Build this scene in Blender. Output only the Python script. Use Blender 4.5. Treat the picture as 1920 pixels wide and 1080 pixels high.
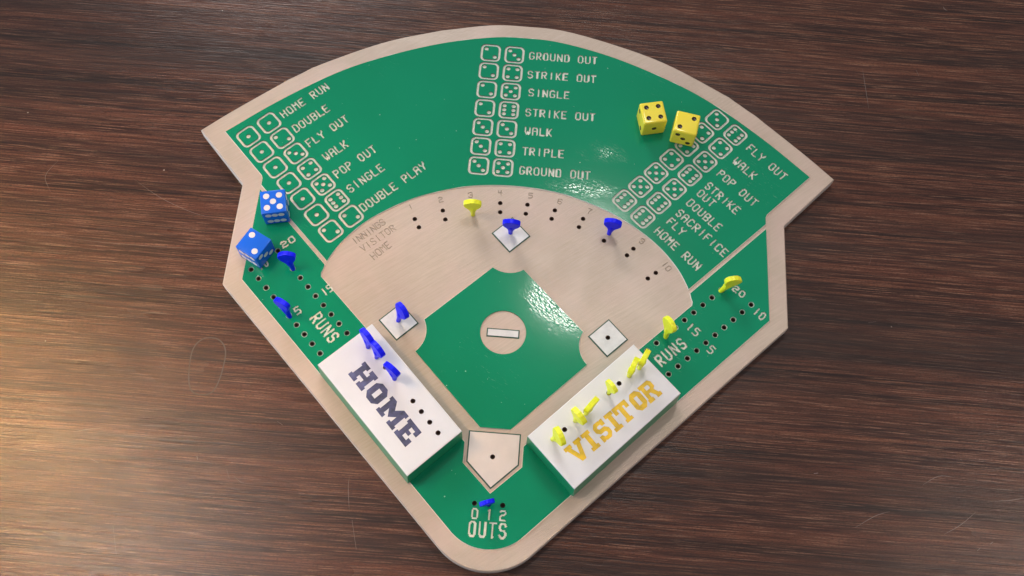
# Close-up of a wooden baseball peg game lying on a dark wood-grain table.
# All measures in millimetres; MM turns them into metres. Board top surface is z = 0 here,
# the table top lies BOARD_T below it.
import bpy, bmesh, math, random
import numpy as np
from mathutils import Vector, Matrix
from mathutils.geometry import delaunay_2d_cdt

MM = 0.001
BOARD_T = 9.5
R = math.radians
random.seed(7)
scene = bpy.context.scene
for o in list(bpy.data.objects):
    bpy.data.objects.remove(o)
C = scene.collection

# ------------------------------------------------------------------ camera
cam_d = bpy.data.cameras.new('camera')
cam = bpy.data.objects.new('camera', cam_d)
C.objects.link(cam)
scene.camera = cam
cam_d.sensor_width = 36.0
cam_d.lens = 37.006
cam_d.clip_start = 0.02
cam_d.clip_end = 50
cam.matrix_world = Matrix([[0.996945, -0.078105, 0.001074, 0.004078], [0.073119, 0.92828, -0.364623, -0.245011], [0.027482, 0.363588, 0.931154, 0.623584], [0.0, 0.0, 0.0, 1.0]])

# ------------------------------------------------------------------ light
world = bpy.data.worlds.new("World")
scene.world = world
world.use_nodes = True
bg = world.node_tree.nodes['Background']
bg.inputs[0].default_value = (0.97, 0.95, 1.0, 1)
bg.inputs[1].default_value = 0.50

def area(name, loc, target, sx, sy, power, color, spread=180):
    d = bpy.data.lights.new(name, 'AREA')
    d.shape = 'RECTANGLE'
    d.size = sx * MM
    d.size_y = sy * MM
    d.energy = power
    d.color = color
    d.spread = R(spread)
    o = bpy.data.objects.new(name, d)
    C.objects.link(o)
    o.location = Vector(loc) * MM
    v = (Vector(target) - Vector(loc))
    o.rotation_euler = v.to_track_quat('-Z', 'Y').to_euler()
    return o

area('ceiling_lamp', (150, 650, 1500), (0, 0, 0), 110, 220, 5.5, (1.0, 0.95, 0.88))
area('left_ceiling_lamp', (-560, 1450, 950), (0, 0, 0), 520, 360, 14.5, (1.0, 0.94, 0.92))
area('window_light', (-1450, -60, 330), (-150, 0, 0), 1000, 420, 19, (0.70, 0.84, 1.0))
area('warm_lamp', (-1020, 170, 1500), (-300, -120, 0), 80, 190, .42, (1.0, 0.60, 0.24), 24)
area('side_lamp', (-700, -60, 1500), (-200, -190, 0), 150, 280, .20, (1.0, 0.92, 0.84), 26)
area('corner_lamp', (1120, -20, 1500), (330, -150, 0), 160, 160, .14, (1.0, 0.78, 0.65), 26)
scene.view_settings.view_transform = 'Standard'
scene.view_settings.look = 'None'
scene.view_settings.exposure = -0.30
scene.view_settings.gamma = 1.0

# ------------------------------------------------------------------ helpers
def mesh_obj(name, verts, faces, mat=None, parent=None, smooth=False, mats=None, midx=None):
    me = bpy.data.meshes.new(name)
    me.from_pydata([(x * MM, y * MM, z * MM) for x, y, z in verts], [], faces)
    if mats:
        for m in mats: me.materials.append(m)
        me.polygons.foreach_set('material_index', midx)
    elif mat:
        me.materials.append(mat)
    if smooth:
        me.polygons.foreach_set('use_smooth', [True] * len(me.polygons))
    me.update()
    o = bpy.data.objects.new(name, me)
    C.objects.link(o)
    if parent: o.parent = parent
    return o

def empty(name, loc=(0, 0, 0)):
    o = bpy.data.objects.new(name, None)
    o.empty_display_size = 0.01
    C.objects.link(o)
    o.location = Vector(loc) * MM
    return o

def tag(o, label=None, cat=None, group=None, kind=None):
    if label: o['label'] = label
    if cat: o['category'] = cat
    if group: o['group'] = group
    if kind: o['kind'] = kind
    return o

# ------------------------------------------------------------------ materials
class NT:
    def __init__(s, name):
        s.m = bpy.data.materials.new(name)
        s.m.use_nodes = True
        s.t = s.m.node_tree
        s.b = s.t.nodes['Principled BSDF']
        s.co = s.t.nodes.new('ShaderNodeTexCoord').outputs['Object']
    def n(s, kind, **kw):
        nd = s.t.nodes.new(kind)
        for k, v in kw.items():
            if k.startswith('i_'):
                nd.inputs[k[2:].replace('_', ' ')].default_value = v
            else:
                setattr(nd, k, v)
        return nd
    def l(s, a, b): s.t.links.new(a, b)
    def map(s, scale=(1, 1, 1), rot=(0, 0, 0), loc=(0, 0, 0), src=None):
        m = s.n('ShaderNodeMapping')
        m.inputs['Scale'].default_value = scale
        m.inputs['Rotation'].default_value = rot
        m.inputs['Location'].default_value = loc
        s.l(src or s.co, m.inputs[0])
        return m.outputs[0]
    def along(s, scale, deg, loc=(0, 0, 0)):
        """coordinates turned by deg first, then stretched"""
        return s.map(scale, src=s.map((1, 1, 1), (0, 0, R(deg)), loc))
    def noise(s, vec, scale, detail=4, rough=.55, out='Fac', dist=0):
        nd = s.n('ShaderNodeTexNoise', i_Scale=scale, i_Detail=detail, i_Roughness=rough, i_Distortion=dist)
        s.l(vec, nd.inputs['Vector'])
        return nd.outputs[out]
    def ramp(s, fac, stops):
        nd = s.n('ShaderNodeValToRGB')
        e = nd.color_ramp.elements
        while len(e) > 1: e.remove(e[-1])
        e[0].position = stops[0][0]; e[0].color = (*stops[0][1], 1)
        for p, c in stops[1:]:
            x = e.new(p); x.color = (*c, 1)
        s.l(fac, nd.inputs[0])
        return nd.outputs[0]
    def mix(s, fac, a, b, mode='MIX'):
        nd = s.n('ShaderNodeMix', data_type='RGBA', blend_type=mode)
        for sock, v in ((nd.inputs[0], fac), (nd.inputs[6], a), (nd.inputs[7], b)):
            if hasattr(v, 'links'): s.l(v, sock)
            elif isinstance(v, tuple): sock.default_value = (*v, 1)
            else: sock.default_value = v
        return nd.outputs[2]
    def math(s, op, a, b=0.0, clamp=False):
        nd = s.n('ShaderNodeMath', operation=op, use_clamp=clamp)
        for i, v in enumerate((a, b)):
            if hasattr(v, 'links'): s.l(v, nd.inputs[i])
            else: nd.inputs[i].default_value = v
        return nd.outputs[0]
    def bump(s, h, dist=0.0002, strength=1.0, normal=None):
        nd = s.n('ShaderNodeBump')
        nd.inputs['Strength'].default_value = strength
        nd.inputs['Distance'].default_value = dist
        s.l(h, nd.inputs['Height'])
        if normal: s.l(normal, nd.inputs['Normal'])
        return nd.outputs[0]
    def set(s, **kw):
        for k, v in kw.items():
            sock = s.b.inputs[k.replace('_', ' ')]
            if hasattr(v, 'links'): s.l(v, sock)
            elif isinstance(v, tuple): sock.default_value = (*v, 1)
            else: sock.default_value = v
        return s.m

def bright(a, b=None):
    return a

def speck_mask(t, scale, size, keep, loc=(0, 0, 0)):
    """tiny isolated dots: voronoi cells, only a few of them kept"""
    v = t.n('ShaderNodeTexVoronoi', i_Scale=scale)
    t.l(t.map(loc=loc), v.inputs['Vector'])
    d = t.math('LESS_THAN', v.outputs['Distance'], size)
    sep = t.n('ShaderNodeSeparateColor')
    t.l(v.outputs['Color'], sep.inputs[0])
    k = t.math('GREATER_THAN', sep.outputs[0], keep)
    return t.math('MULTIPLY', d, k)

def mat_green():
    t = NT('green_paint')
    big = t.noise(t.map(), 9, 3)
    col = t.ramp(big, [(.3, (.002, .225, .105)), (.7, (.003, .258, .125))])
    sp = speck_mask(t, 190, .075, .93)
    sp2 = speck_mask(t, 420, .085, .975, (3, 1, 0))
    col = t.mix(t.math('MULTIPLY', t.math('MAXIMUM', sp, sp2), .75), col, (.45, .68, .50))
    # worn, scuffed patches: streaky fine scratches inside soft blotches
    sc = t.noise(t.along((170, 1400, 1), 28), 1, 3, .7)
    blot = t.noise(t.map(loc=(.013, .02, 0)), 13, 3, .6)
    mask = t.math('MULTIPLY', t.math('GREATER_THAN', sc, .64), t.ramp(blot, [(.56, (0, 0, 0)), (.70, (1, 1, 1))]))
    col = t.mix(t.math('MULTIPLY', mask, .35), col, (.30, .55, .40))
    # the varnish is finely scratched in a few places; pale flecks also paint lamp glints
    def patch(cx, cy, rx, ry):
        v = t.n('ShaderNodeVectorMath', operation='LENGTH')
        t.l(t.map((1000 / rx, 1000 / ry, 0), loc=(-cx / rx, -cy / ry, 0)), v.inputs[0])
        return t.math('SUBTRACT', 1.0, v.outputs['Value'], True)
    glint_wear = t.math('MAXIMUM', patch(38, -2, 48, 50), t.math('MULTIPLY', t.math('MAXIMUM', patch(58, 102, 44, 22), patch(42, 74, 62, 16)), .78))
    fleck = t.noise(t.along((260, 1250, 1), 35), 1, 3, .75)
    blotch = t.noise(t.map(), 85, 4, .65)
    glint_wear = t.math('MULTIPLY', t.math('SUBTRACT', glint_wear, t.math('MULTIPLY', t.noise(t.along((20, 60, 1), 35), 1, 4, .75), .85)), 2.2, True)
    zone = t.math('MULTIPLY', glint_wear, t.ramp(blotch, [(.34, (.1,) * 3), (.58, (1,) * 3)]))
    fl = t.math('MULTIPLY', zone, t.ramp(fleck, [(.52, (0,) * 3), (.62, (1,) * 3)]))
    col = t.mix(t.math('MULTIPLY', fl, .5), col, (.50, .66, .46))  # scuff colour that doubles as painted glints
    n1 = t.bump(t.noise(t.map(), 45, 2), .0005, .05)
    vo = t.n('ShaderNodeTexVoronoi', i_Scale=1.0)
    t.l(t.along((500, 900, 1), 35), vo.inputs['Vector'])
    nb = t.n('ShaderNodeBump'); nb.inputs['Distance'].default_value = .0005
    t.l(vo.outputs['Distance'], nb.inputs['Height']); t.l(t.math('ADD', t.math('MULTIPLY', zone, .23), .010), nb.inputs['Strength']); t.l(n1, nb.inputs['Normal'])
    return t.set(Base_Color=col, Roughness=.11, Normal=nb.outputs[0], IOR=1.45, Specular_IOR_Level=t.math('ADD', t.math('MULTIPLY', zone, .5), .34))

def mat_wood_pale(name, a=(.61, .485, .385), b=(.47, .365, .285)):
    t = NT(name)
    n = t.noise(t.map(), 11, 5, .6)
    col = t.ramp(n, [(.32, b), (.66, a)])
    g = t.noise(t.along((50, 900, 50), -38), 1, 4, .6)
    col = t.mix(t.ramp(g, [(.35, (.42,) * 3), (.62, (0,) * 3)]), col, (.43, .335, .235))
    pink = t.noise(t.map(loc=(1, 2, 3)), 24, 3)
    col = t.mix(t.ramp(pink, [(.45, (0,) * 3), (.7, (.5,) * 3)]), col, (.62, .44, .375))
    smudge = t.noise(t.map(loc=(5, 2, 3)), 38, 4, .7)
    col = t.mix(t.ramp(smudge, [(.60, (0,) * 3), (.74, (.35,) * 3)]), col, (.44, .36, .29))
    f = t.noise(t.along((150, 1500, 150), -38), 1, 4, .75)
    f2 = t.noise(t.map(), 1500, 2)
    patchy = t.ramp(t.noise(t.map(loc=(2, 2, 0)), 28, 3), [(.4, (.25,) * 3), (.62, (1,) * 3)])
    nb = t.n('ShaderNodeBump'); nb.inputs['Distance'].default_value = .00028
    t.l(f, nb.inputs['Height']); t.l(patchy, nb.inputs['Strength']); t.l(t.bump(f2, .00008, .5), nb.inputs['Normal'])
    return t.set(Base_Color=col, Roughness=.33, Normal=nb.outputs[0], IOR=1.5)

def mat_plain(name, col, rough=.5, mott=0.0, mscale=200, bumpd=0, spec=.5, sss=0):
    t = NT(name)
    c = col
    if mott:
        n = t.noise(t.map(), mscale, 4, .6)
        lo = tuple(x * (1 - mott) for x in col)
        hi = tuple(min(1, x * (1 + mott * .6)) for x in col)
        c = t.ramp(n, [(.32, lo), (.68, hi)])
    kw = dict(Base_Color=c, Roughness=rough)
    kw['Specular_IOR_Level'] = spec
    if bumpd:
        kw['Normal'] = t.bump(t.noise(t.map(), 900, 3), bumpd, .6)
    if sss:
        kw['Subsurface_Weight'] = sss
        kw['Subsurface_Scale'] = .0015
    return t.set(**kw)

def mat_table():
    t = NT('dark_wood_grain')
    rot = (0, 0, R(-1.0))
    warp = t.noise(t.map((3, 3, 1)), 1, 2, .5, 'Color')
    wv = t.n('ShaderNodeVectorMath', operation='MULTIPLY_ADD')
    t.l(warp, wv.inputs[0]); wv.inputs[1].default_value = (0, .010, 0); t.l(t.co, wv.inputs[2])
    src = wv.outputs[0]
    a = t.noise(t.map((3, 140, 1), rot, src=src), 1, 6, .68)
    b = t.noise(t.map((6, 560, 1), rot, (4, 2, 0), src=src), 1, 5, .7)
    c = t.noise(t.map((30, 1500, 1), rot, (1, 7, 0), src=src), 1, 3, .6)
    d = t.noise(t.map((2.2, 22, 1), rot, (9, 3, 0), src=src), 1, 4, .6)
    base = t.ramp(a, [(.35, (.026, .016, .014)), (.45, (.062, .027, .020)), (.55, (.112, .043, .028)), (.68, (.165, .060, .036))])
    col = t.mix(t.ramp(b, [(.50, (0,) * 3), (.66, (.9,) * 3)]), base, (.215, .092, .052))
    col = t.mix(t.ramp(b, [(.34, (.85,) * 3), (.47, (0,) * 3)]), col, (.022, .014, .013))
    col = t.mix(t.ramp(c, [(.55, (0,) * 3), (.66, (.85,) * 3)]), col, (.33, .18, .115))
    col = t.mix(t.ramp(c, [(.34, (.7,) * 3), (.45, (0,) * 3)]), col, (.026, .015, .013))
    col = t.mix(t.ramp(d, [(.38, (.62,) * 3), (.54, (0,) * 3)]), col, (.024, .018, .017))
    col = t.mix(1.0, col, (.82, .74, .70), 'MULTIPLY')
    pore = t.noise(t.map((500, 2600, 1)), 1, 2, .6)
    col = t.mix(t.ramp(pore, [(.40, (.5,) * 3), (.50, (0,) * 3)]), col, (.02, .013, .011))
    dust = speck_mask(t, 60, .035, .9)
    col = t.mix(t.math('MULTIPLY', dust, .55), col, (.4, .33, .28))
    h = t.math('ADD', t.math('MULTIPLY', c, .6), t.math('MULTIPLY', b, .5))
    fine = t.noise(t.map((60, 700, 1), rot), 1, 2)
    nn = t.bump(h, .00020, .9, t.bump(fine, .00010, .5))
    rg = t.ramp(t.noise(t.map((3, 30, 1), rot, (5, 5, 5)), 1, 3), [(.3, (.22,) * 3), (.7, (.30,) * 3)])
    return t.set(Base_Color=col, Roughness=rg, Normal=nn, IOR=1.45, Specular_IOR_Level=.34)

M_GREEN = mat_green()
M_WOOD = mat_wood_pale('pale_wood')
M_CUT = mat_plain('engraved_cream', (.76, .76, .66), .6, .12, 500, .0001)
M_RIM = mat_plain('chipped_rim', (.42, .52, .42), .6, .3, 600)
M_CUTW = mat_plain('shaded_engraved_wood', (.40, .32, .24), .7, .2, 500)  # same bare wood, coloured darker for the shade inside thin strokes
M_CUTSHADE = mat_plain('cut_wall_shade', (.34, .37, .27), .7, .3, 500)  # burnt edge tone, darkened to stand for shadow inside the letters
M_RINGWALL = mat_plain('ring_wall_shade', (.10, .13, .08), .7, .3, 500)  # dark colour paints the recess shadow around dice frames and pips
M_EDGE = mat_plain('bare_cut_edge', (.78, .74, .66), .35)
M_SIDE = mat_plain('board_side', (.74, .67, .60), .4, .12, 120)
M_WHITE = mat_plain('white_paint', (.735, .715, .725), .38, .05, 30, .00003)
M_BASE = mat_plain('worn_white_paint', (.72, .70, .68), .40, .10, 160, .0001)
M_PLATE = mat_plain('pinkish_white_paint', (.74, .64, .58), .42, .06, 60, .00005)
M_LINE = mat_plain('dark_green_line', (.010, .075, .04), .45, .45, 420)
M_BGREEN = mat_plain('green_block_side', (.012, .27, .125), .33, .1, 120)
M_BORE = mat_plain('dark_bore', (.17, .095, .07), .7)
M_INDIGO = mat_plain('indigo_stain', (.075, .078, .17), .5, .75, 110)
M_GOLD = mat_plain('golden_stain', (.82, .52, .010), .4, .25, 150)
M_PBLUE = mat_plain('blue_peg_plastic', (.002, .006, .95), .35, .10, 300, .00006, .25, 0)
M_PYEL = mat_plain('yellow_peg_plastic', (.92, .96, .025), .35, .06, 300, .00005, .5, .2)
M_DBLUE = mat_plain('blue_die_plastic', (.008, .135, .74), .16)
M_DYEL = mat_plain('yellow_die_plastic', (.92, .74, .05), .22, 0, 1, 0, .5, .1)
M_PIPW = mat_plain('white_pip', (.80, .74, .72), .35)
M_PIPK = mat_plain('black_pip', (.03, .015, .012), .22)
M_SCR = mat_plain('pale_scratch', (.16, .11, .09), .45)
M_TABLE = mat_table()

# ------------------------------------------------------------------ planar arrangement engine
def circle(cx, cy, r, n=20, a0=0):
    return [(cx + r * math.cos(a0 + 2 * math.pi * i / n), cy + r * math.sin(a0 + 2 * math.pi * i / n)) for i in range(n)]

def inset(poly, d):
    """offset a polygon inwards by d with mitred corners"""
    n = len(poly)
    ar = sum(poly[i][0] * poly[(i + 1) % n][1] - poly[(i + 1) % n][0] * poly[i][1] for i in range(n))
    s = 1 if ar > 0 else -1
    out = []
    for i in range(n):
        p0, p1, p2 = Vector(poly[i - 1]), Vector(poly[i]), Vector(poly[(i + 1) % n])
        a, b = (p1 - p0).normalized(), (p2 - p1).normalized()
        na, nb = Vector((-a.y, a.x)) * s, Vector((-b.y, b.x)) * s
        m = (na + nb)
        k = d / max(.35, (1 + na.dot(nb)) / 1.0)
        q = p1 + m * k
        out.append((q.x, q.y))
    return out

class Region:
    def __init__(s, cls, loops, cells=None, q=None):
        s.cls, s.loops, s.cells, s.q = cls, loops, cells, q
        xs = [p[0] for L in loops for p in L]; ys = [p[1] for L in loops for p in L]
        s.bb = (min(xs), max(xs), min(ys), max(ys))
    def inside(s, X, Y):
        res = np.zeros(len(X), bool)
        if s.cells is not None:
            ix = np.floor(X / s.q).astype(int); iy = np.floor(Y / s.q).astype(int)
            return np.array([(a, b) in s.cells for a, b in zip(ix.tolist(), iy.tolist())], bool)
        for L in s.loops:
            n = len(L)
            for i in range(n):
                x1, y1 = L[i]; x2, y2 = L[(i + 1) % n]
                if y1 == y2: continue
                c = (y1 > Y) != (y2 > Y)
                xi = (x2 - x1) * (Y - y1) / (y2 - y1) + x1
                res ^= c & (X < xi)
        return res

def cells_region(cls, cells, q):
    """outline of a set of square cells as merged edges"""
    segs = []
    hz, vt = {}, {}
    for (i, j) in cells:
        if (i, j - 1) not in cells: hz.setdefault((j, 0), []).append(i)
        if (i, j + 1) not in cells: hz.setdefault((j + 1, 1), []).append(i)
        if (i - 1, j) not in cells: vt.setdefault((i, 0), []).append(j)
        if (i + 1, j) not in cells: vt.setdefault((i + 1, 1), []).append(j)
    for (k, _), L in hz.items():
        L.sort(); a = L[0]; p = a
        for x in L[1:] + [None]:
            if x is None or x != p + 1:
                segs.append([(a * q, k * q), ((p + 1) * q, k * q)])
                a = x
            p = x
    for (k, _), L in vt.items():
        L.sort(); a = L[0]; p = a
        for x in L[1:] + [None]:
            if x is None or x != p + 1:
                segs.append([(k * q, a * q), (k * q, (p + 1) * q)])
                a = x
            p = x
    r = Region(cls, segs, cells, q)
    r.segs = segs
    return r

def arrange(regions):
    """regions painted in order; returns verts, tris, class per tri"""
    verts, edges, idx = [], [], {}
    def vid(p):
        k = (round(p[0], 4), round(p[1], 4))
        if k not in idx:
            idx[k] = len(verts); verts.append(Vector(k))
        return idx[k]
    for r in regions:
        if r.cells is not None:
            for a, b in r.segs: edges.append((vid(a), vid(b)))
        else:
            for L in r.loops:
                ids = [vid(p) for p in L]
                for a, b in zip(ids, ids[1:] + ids[:1]):
                    if a != b: edges.append((a, b))
    V, E, F, ov, oe, of = delaunay_2d_cdt(verts, edges, [], 0, 1e-5)
    V = np.array([(v.x, v.y) for v in V]); T = np.array(F)
    cx = V[T].mean(1)
    cls = np.full(len(T), -1)
    for i, r in enumerate(regions):
        m = (cx[:, 0] >= r.bb[0]) & (cx[:, 0] <= r.bb[1]) & (cx[:, 1] >= r.bb[2]) & (cx[:, 1] <= r.bb[3])
        w = np.nonzero(m)[0]
        if len(w):
            ins = r.inside(cx[w, 0], cx[w, 1])
            cls[w[ins]] = i
    return V, T, cls

def extract(V, T, tri_ids, zf, base=None):
    """mesh of some triangles; zf(vertex index) gives height"""
    used, vs, fs = {}, [], []
    for t in tri_ids:
        f = []
        for v in T[t]:
            if v not in used:
                used[v] = len(vs); vs.append((V[v][0], V[v][1], zf(v)))
            f.append(used[v])
        fs.append(f)
    return vs, fs

# ------------------------------------------------------------------ stroke lettering
def S(*a): return list(a)
GL = {
 'A': [S((0,0),(0,5),(1,6),(3,6),(4,5),(4,0)), S((0,3),(4,3))],
 'B': [S((0,0),(0,6),(3,6),(4,5),(4,4),(3,3),(4,2),(4,1),(3,0),(0,0)), S((0,3),(3,3))],
 'C': [S((4,1),(3,0),(1,0),(0,1),(0,5),(1,6),(3,6),(4,5))],
 'D': [S((0,0),(0,6),(3,6),(4,5),(4,1),(3,0),(0,0))],
 'E': [S((4,0),(0,0),(0,6),(4,6)), S((0,3),(3,3))],
 'F': [S((0,0),(0,6),(4,6)), S((0,3),(3,3))],
 'G': [S((4,5),(3,6),(1,6),(0,5),(0,1),(1,0),(3,0),(4,1),(4,3),(2.4,3))],
 'H': [S((0,0),(0,6)), S((4,0),(4,6)), S((0,3),(4,3))],
 'I': [S((2,0),(2,6))],
 'K': [S((0,0),(0,6)), S((4,6),(1,3),(4,0)), S((0,3),(1,3))],
 'L': [S((0,6),(0,0),(4,0))],
 'M': [S((0,0),(0,6),(2,3.6),(4,6),(4,0))],
 'N': [S((0,0),(0,6),(4,0),(4,6))],
 'O': [S((1,0),(3,0),(4,1),(4,5),(3,6),(1,6),(0,5),(0,1),(1,0))],
 'P': [S((0,0),(0,6),(3,6),(4,5),(4,4),(3,3),(0,3))],
 'R': [S((0,0),(0,6),(3,6),(4,5),(4,4),(3,3),(0,3)), S((1.5,3),(4,0))],
 'S': [S((0,1),(1,0),(3,0),(4,1),(4,2),(3,3),(1,3),(0,4),(0,5),(1,6),(3,6),(4,5))],
 'T': [S((0,6),(4,6)), S((2,6),(2,0))],
 'U': [S((0,6),(0,1),(1,0),(3,0),(4,1),(4,6))],
 'V': [S((0,6),(2,0),(4,6))],
 'W': [S((0,6),(0,2.2),(1,0),(2,2.6),(3,0),(4,2.2),(4,6))],
 'Y': [S((0,6),(0,5),(2,3),(4,5),(4,6)), S((2,3),(2,0))],
 '0': [S((1,0),(3,0),(4,1),(4,5),(3,6),(1,6),(0,5),(0,1),(1,0))],
 '1': [S((2,0),(2,6))],
 '!': [S((2,0),(2,6),(1.1,5.3))],
 '2': [S((0,5),(1,6),(3,6),(4,5),(4,4),(3,3),(1,3),(0,2),(0,0),(4,0))],
 '3': [S((0,5),(1,6),(3,6),(4,5),(4,4),(3,3),(4,2),(4,1),(3,0),(1,0),(0,1)), S((1.6,3),(3,3))],
 '4': [S((3,0),(3,6)), S((0,6),(0,3),(4,3))],
 '5': [S((4,6),(0,6),(0,3.4),(3,3.4),(4,2.6),(4,1),(3,0),(0,0))],
 '6': [S((4,5),(3,6),(1,6),(0,5),(0,1),(1,0),(3,0),(4,1),(4,2),(3,3),(0,3))],
 '7': [S((0,6),(4,6),(2,3),(2,0))],
 '8': [S((1,3),(0,4),(0,5),(1,6),(3,6),(4,5),(4,4),(3,3),(1,3),(0,2),(0,1),(1,0),(3,0),(4,1),(4,2),(3,3))],
 '9': [S((4,3),(1,3),(0,4),(0,5),(1,6),(3,6),(4,5),(4,1),(3,0),(1,0),(0,1))],
}
def strokes(text, x, y, ang, h, pitch, w, sw):
    """segments of the text centre lines, glyph box inset by half the stroke width sw"""
    ca, sa = math.cos(R(ang)), math.sin(R(ang))
    out = []
    for k, ch in enumerate(text):
        for st in GL.get(ch, []):
            pts = []
            for gx, gy in st:
                lx = k * pitch + sw / 2 + gx / 4 * (w - sw); ly = sw / 2 + gy / 6 * (h - sw)
                pts.append((x + lx * ca - ly * sa, y + lx * sa + ly * ca))
            out += list(zip(pts, pts[1:]))
    return out

def raster(segs, sw, q):
    cells = set()
    hw = sw / 2
    for (x1, y1), (x2, y2) in segs:
        L2 = (x2 - x1) ** 2 + (y2 - y1) ** 2 or 1e-9
        for i in range(int((min(x1, x2) - hw) / q) - 2, int((max(x1, x2) + hw) / q) + 2):
            for j in range(int((min(y1, y2) - hw) / q) - 2, int((max(y1, y2) + hw) / q) + 2):
                px, py = (i + .5) * q, (j + .5) * q
                t = max(0, min(1, ((px - x1) * (x2 - x1) + (py - y1) * (y2 - y1)) / L2))
                if (px - x1 - t * (x2 - x1)) ** 2 + (py - y1 - t * (y2 - y1)) ** 2 <= hw * hw:
                    cells.add((i, j))
    return cells

# ------------------------------------------------------------------ outline of the board and painted fields
def catmull(pts, n=6):
    out = []
    for i in range(len(pts) - 1):
        p0 = Vector(pts[max(i - 1, 0)]); p1 = Vector(pts[i]); p2 = Vector(pts[i + 1]); p3 = Vector(pts[min(i + 2, len(pts) - 1)])
        if i == 0: p0 = p1 * 2 - p2
        if i == len(pts) - 2: p3 = p2 * 2 - p1
        for k in range(n):
            t = k / n
            v = .5 * ((2 * p1) + (-p0 + p2) * t + (2 * p0 - 5 * p1 + 4 * p2 - p3) * t * t + (-p0 + 3 * p1 - 3 * p2 + p3) * t ** 3)
            out.append((v.x, v.y))
    out.append(tuple(pts[-1]))
    return out
def mirror_curve(half):
    """half: points from x=0 outwards; full curve from left to right"""
    full = [(-x, y) for x, y in reversed(half[1:])] + list(half)
    return catmull(full)
def arc(cx, cy, r, a0, a1, n):
    return [(cx + r * math.cos(R(a0 + (a1 - a0) * i / n)), cy + r * math.sin(R(a0 + (a1 - a0) * i / n))) for i in range(n + 1)]
def mir(pts): return [(-x, y) for x, y in reversed(pts)]

arc_out = mirror_curve([(0, 198.0), (33, 195.6), (88, 180.2), (129, 160.4), (155, 143.8), (191.4, 114.4), (212.9, 95.3)])
arc_in = mirror_curve([(0, 187.8), (25, 186.2), (61, 177.6), (99, 163.0), (129.5, 147.2), (165, 121.9), (196.6, 95.3)])
arc_field = mirror_curve([(0, 71.4), (20, 70.2), (39, 66.5), (64.4, 57.2), (84, 45.6), (98, 34.0), (109, 20.6), (115.8, 7.9)])
def round_tip(y0, x0, ytip):
    """45 degree sides from (x0,y0) downwards meeting in a round nose whose lowest point is (0,ytip)"""
    apex = y0 - x0
    r = (ytip - apex) / (math.sqrt(2) - 1)
    cy = ytip + r
    return arc(0, cy, r, -45, -135, 22)
outline = arc_out + [(178.6, 58.1), (179.5, -13.1)] + round_tip(-13.1, 179.5, -176.6) + [(-179.5, -13.1), (-178.6, 58.1)]
right_out = [(167.2, 64.9), (166.4, 62.8), (166.4, 57.9), (115.8, 7.3)]
outfield = arc_in + right_out + list(reversed(arc_field))[1:-1] + [(-115.8, 7.3)] + mir(right_out)[1:]
fr = [(166.6, 55.2), (167.8, -9.4)]
nose = round_tip(-9.4, 167.8, -164.6)
inner_r = [(17.5, -114.7), (17.5, -102.2), (20.9, -98.6), (118.0, -3.0), (118.3, -0.6), (117.4, 1.8), (116.7, 5.2)]
foul = fr + nose + mir(fr) + mir(inner_r) + [(0, -131.6)] + inner_r
cut2 = arc(0, 27.2, 17.6, 235.5, 304.5, 10)
cut_r = list(reversed(arc(65.7, -34.9, 17.6, 151.4, 227.3, 10)))
cut_r = arc(65.7, -34.9, 17.6, 151.4, 227.3, 10)
bb = [(11.6, -90.6), (9.4, -92.8)]
infield = cut2 + cut_r + bb + mir(bb) + mir(cut_r)

# ------------------------------------------------------------------ the board, cut into its surfaces
board = empty('game_board', (0, 0, 0))
tag(board, 'wooden baseball board game with green painted field, engraved dice legend and two white dugout blocks', 'board game')
Q = 0.5
ZW = -0.7
RG = []
info = {}
def add(kind, loops=None, cells=None, z=0.0, mat=None, wall=None, **kw):
    cls = len(RG)
    r = cells_region(cls, cells, Q) if cells is not None else Region(cls, loops)
    RG.append(r)
    info[cls] = dict(kind=kind, z=z, mat=mat, wall=wall or mat, **kw)
    return cls
low_set, rim = [], .28
add('rim', [outline], z=ZW, mat=M_WOOD)
add('panel', [inset(outline, .5)], z=ZW, mat=M_WOOD)
for nm, poly in (('outfield', outfield), ('foul_ground', foul), ('infield', infield)):
    add('chamfer', [poly], z=ZW, mat=M_EDGE, of=nm)
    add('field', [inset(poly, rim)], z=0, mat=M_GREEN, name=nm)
add('mound', [circle(0, -30.9, 14.4, 48)], z=ZW, mat=M_WOOD)

def quad_ring(pts, w): return pts, inset(pts, w)
def diamond(cx, cy, r): return [(cx + r, cy), (cx, cy + r), (cx - r, cy), (cx, cy - r)]
bases = [('second_base', 0, 36.3), ('third_base', -65.8, -29.2), ('first_base', 65.8, -29.2)]
for nm, x, y in bases:
    o_, i_ = quad_ring(diamond(x, y, 12.7), .75)
    a = add('line', [o_], z=-.45, mat=M_LINE, nm='base_outline')
    add('plate', [i_], z=-.1, mat=M_BASE, nm='base', line=a, wall=M_EDGE)
hp = [(15.8, -94.8), (-15.8, -94.8), (-15.8, -113.9), (0, -129.3), (15.8, -113.9)]
hp = list(reversed(hp))
o_, i_ = quad_ring(hp, .8)
a = add('line', [o_], z=-.45, mat=M_LINE, nm='plate_outline')
add('plate', [i_], z=-.1, mat=M_PLATE, nm='home_plate', line=a, wall=M_EDGE)
pr = [(-10.3, -34.3), (10.3, -34.3), (10.3, -28.6), (-10.3, -28.6)]
o_, i_ = quad_ring(pr, .75)
a = add('line', [o_], z=-.45, mat=M_LINE, nm='plate_outline')
add('plate', [i_], z=-.1, mat=M_BASE, nm='pitchers_plate', line=a, wall=M_EDGE)

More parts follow.
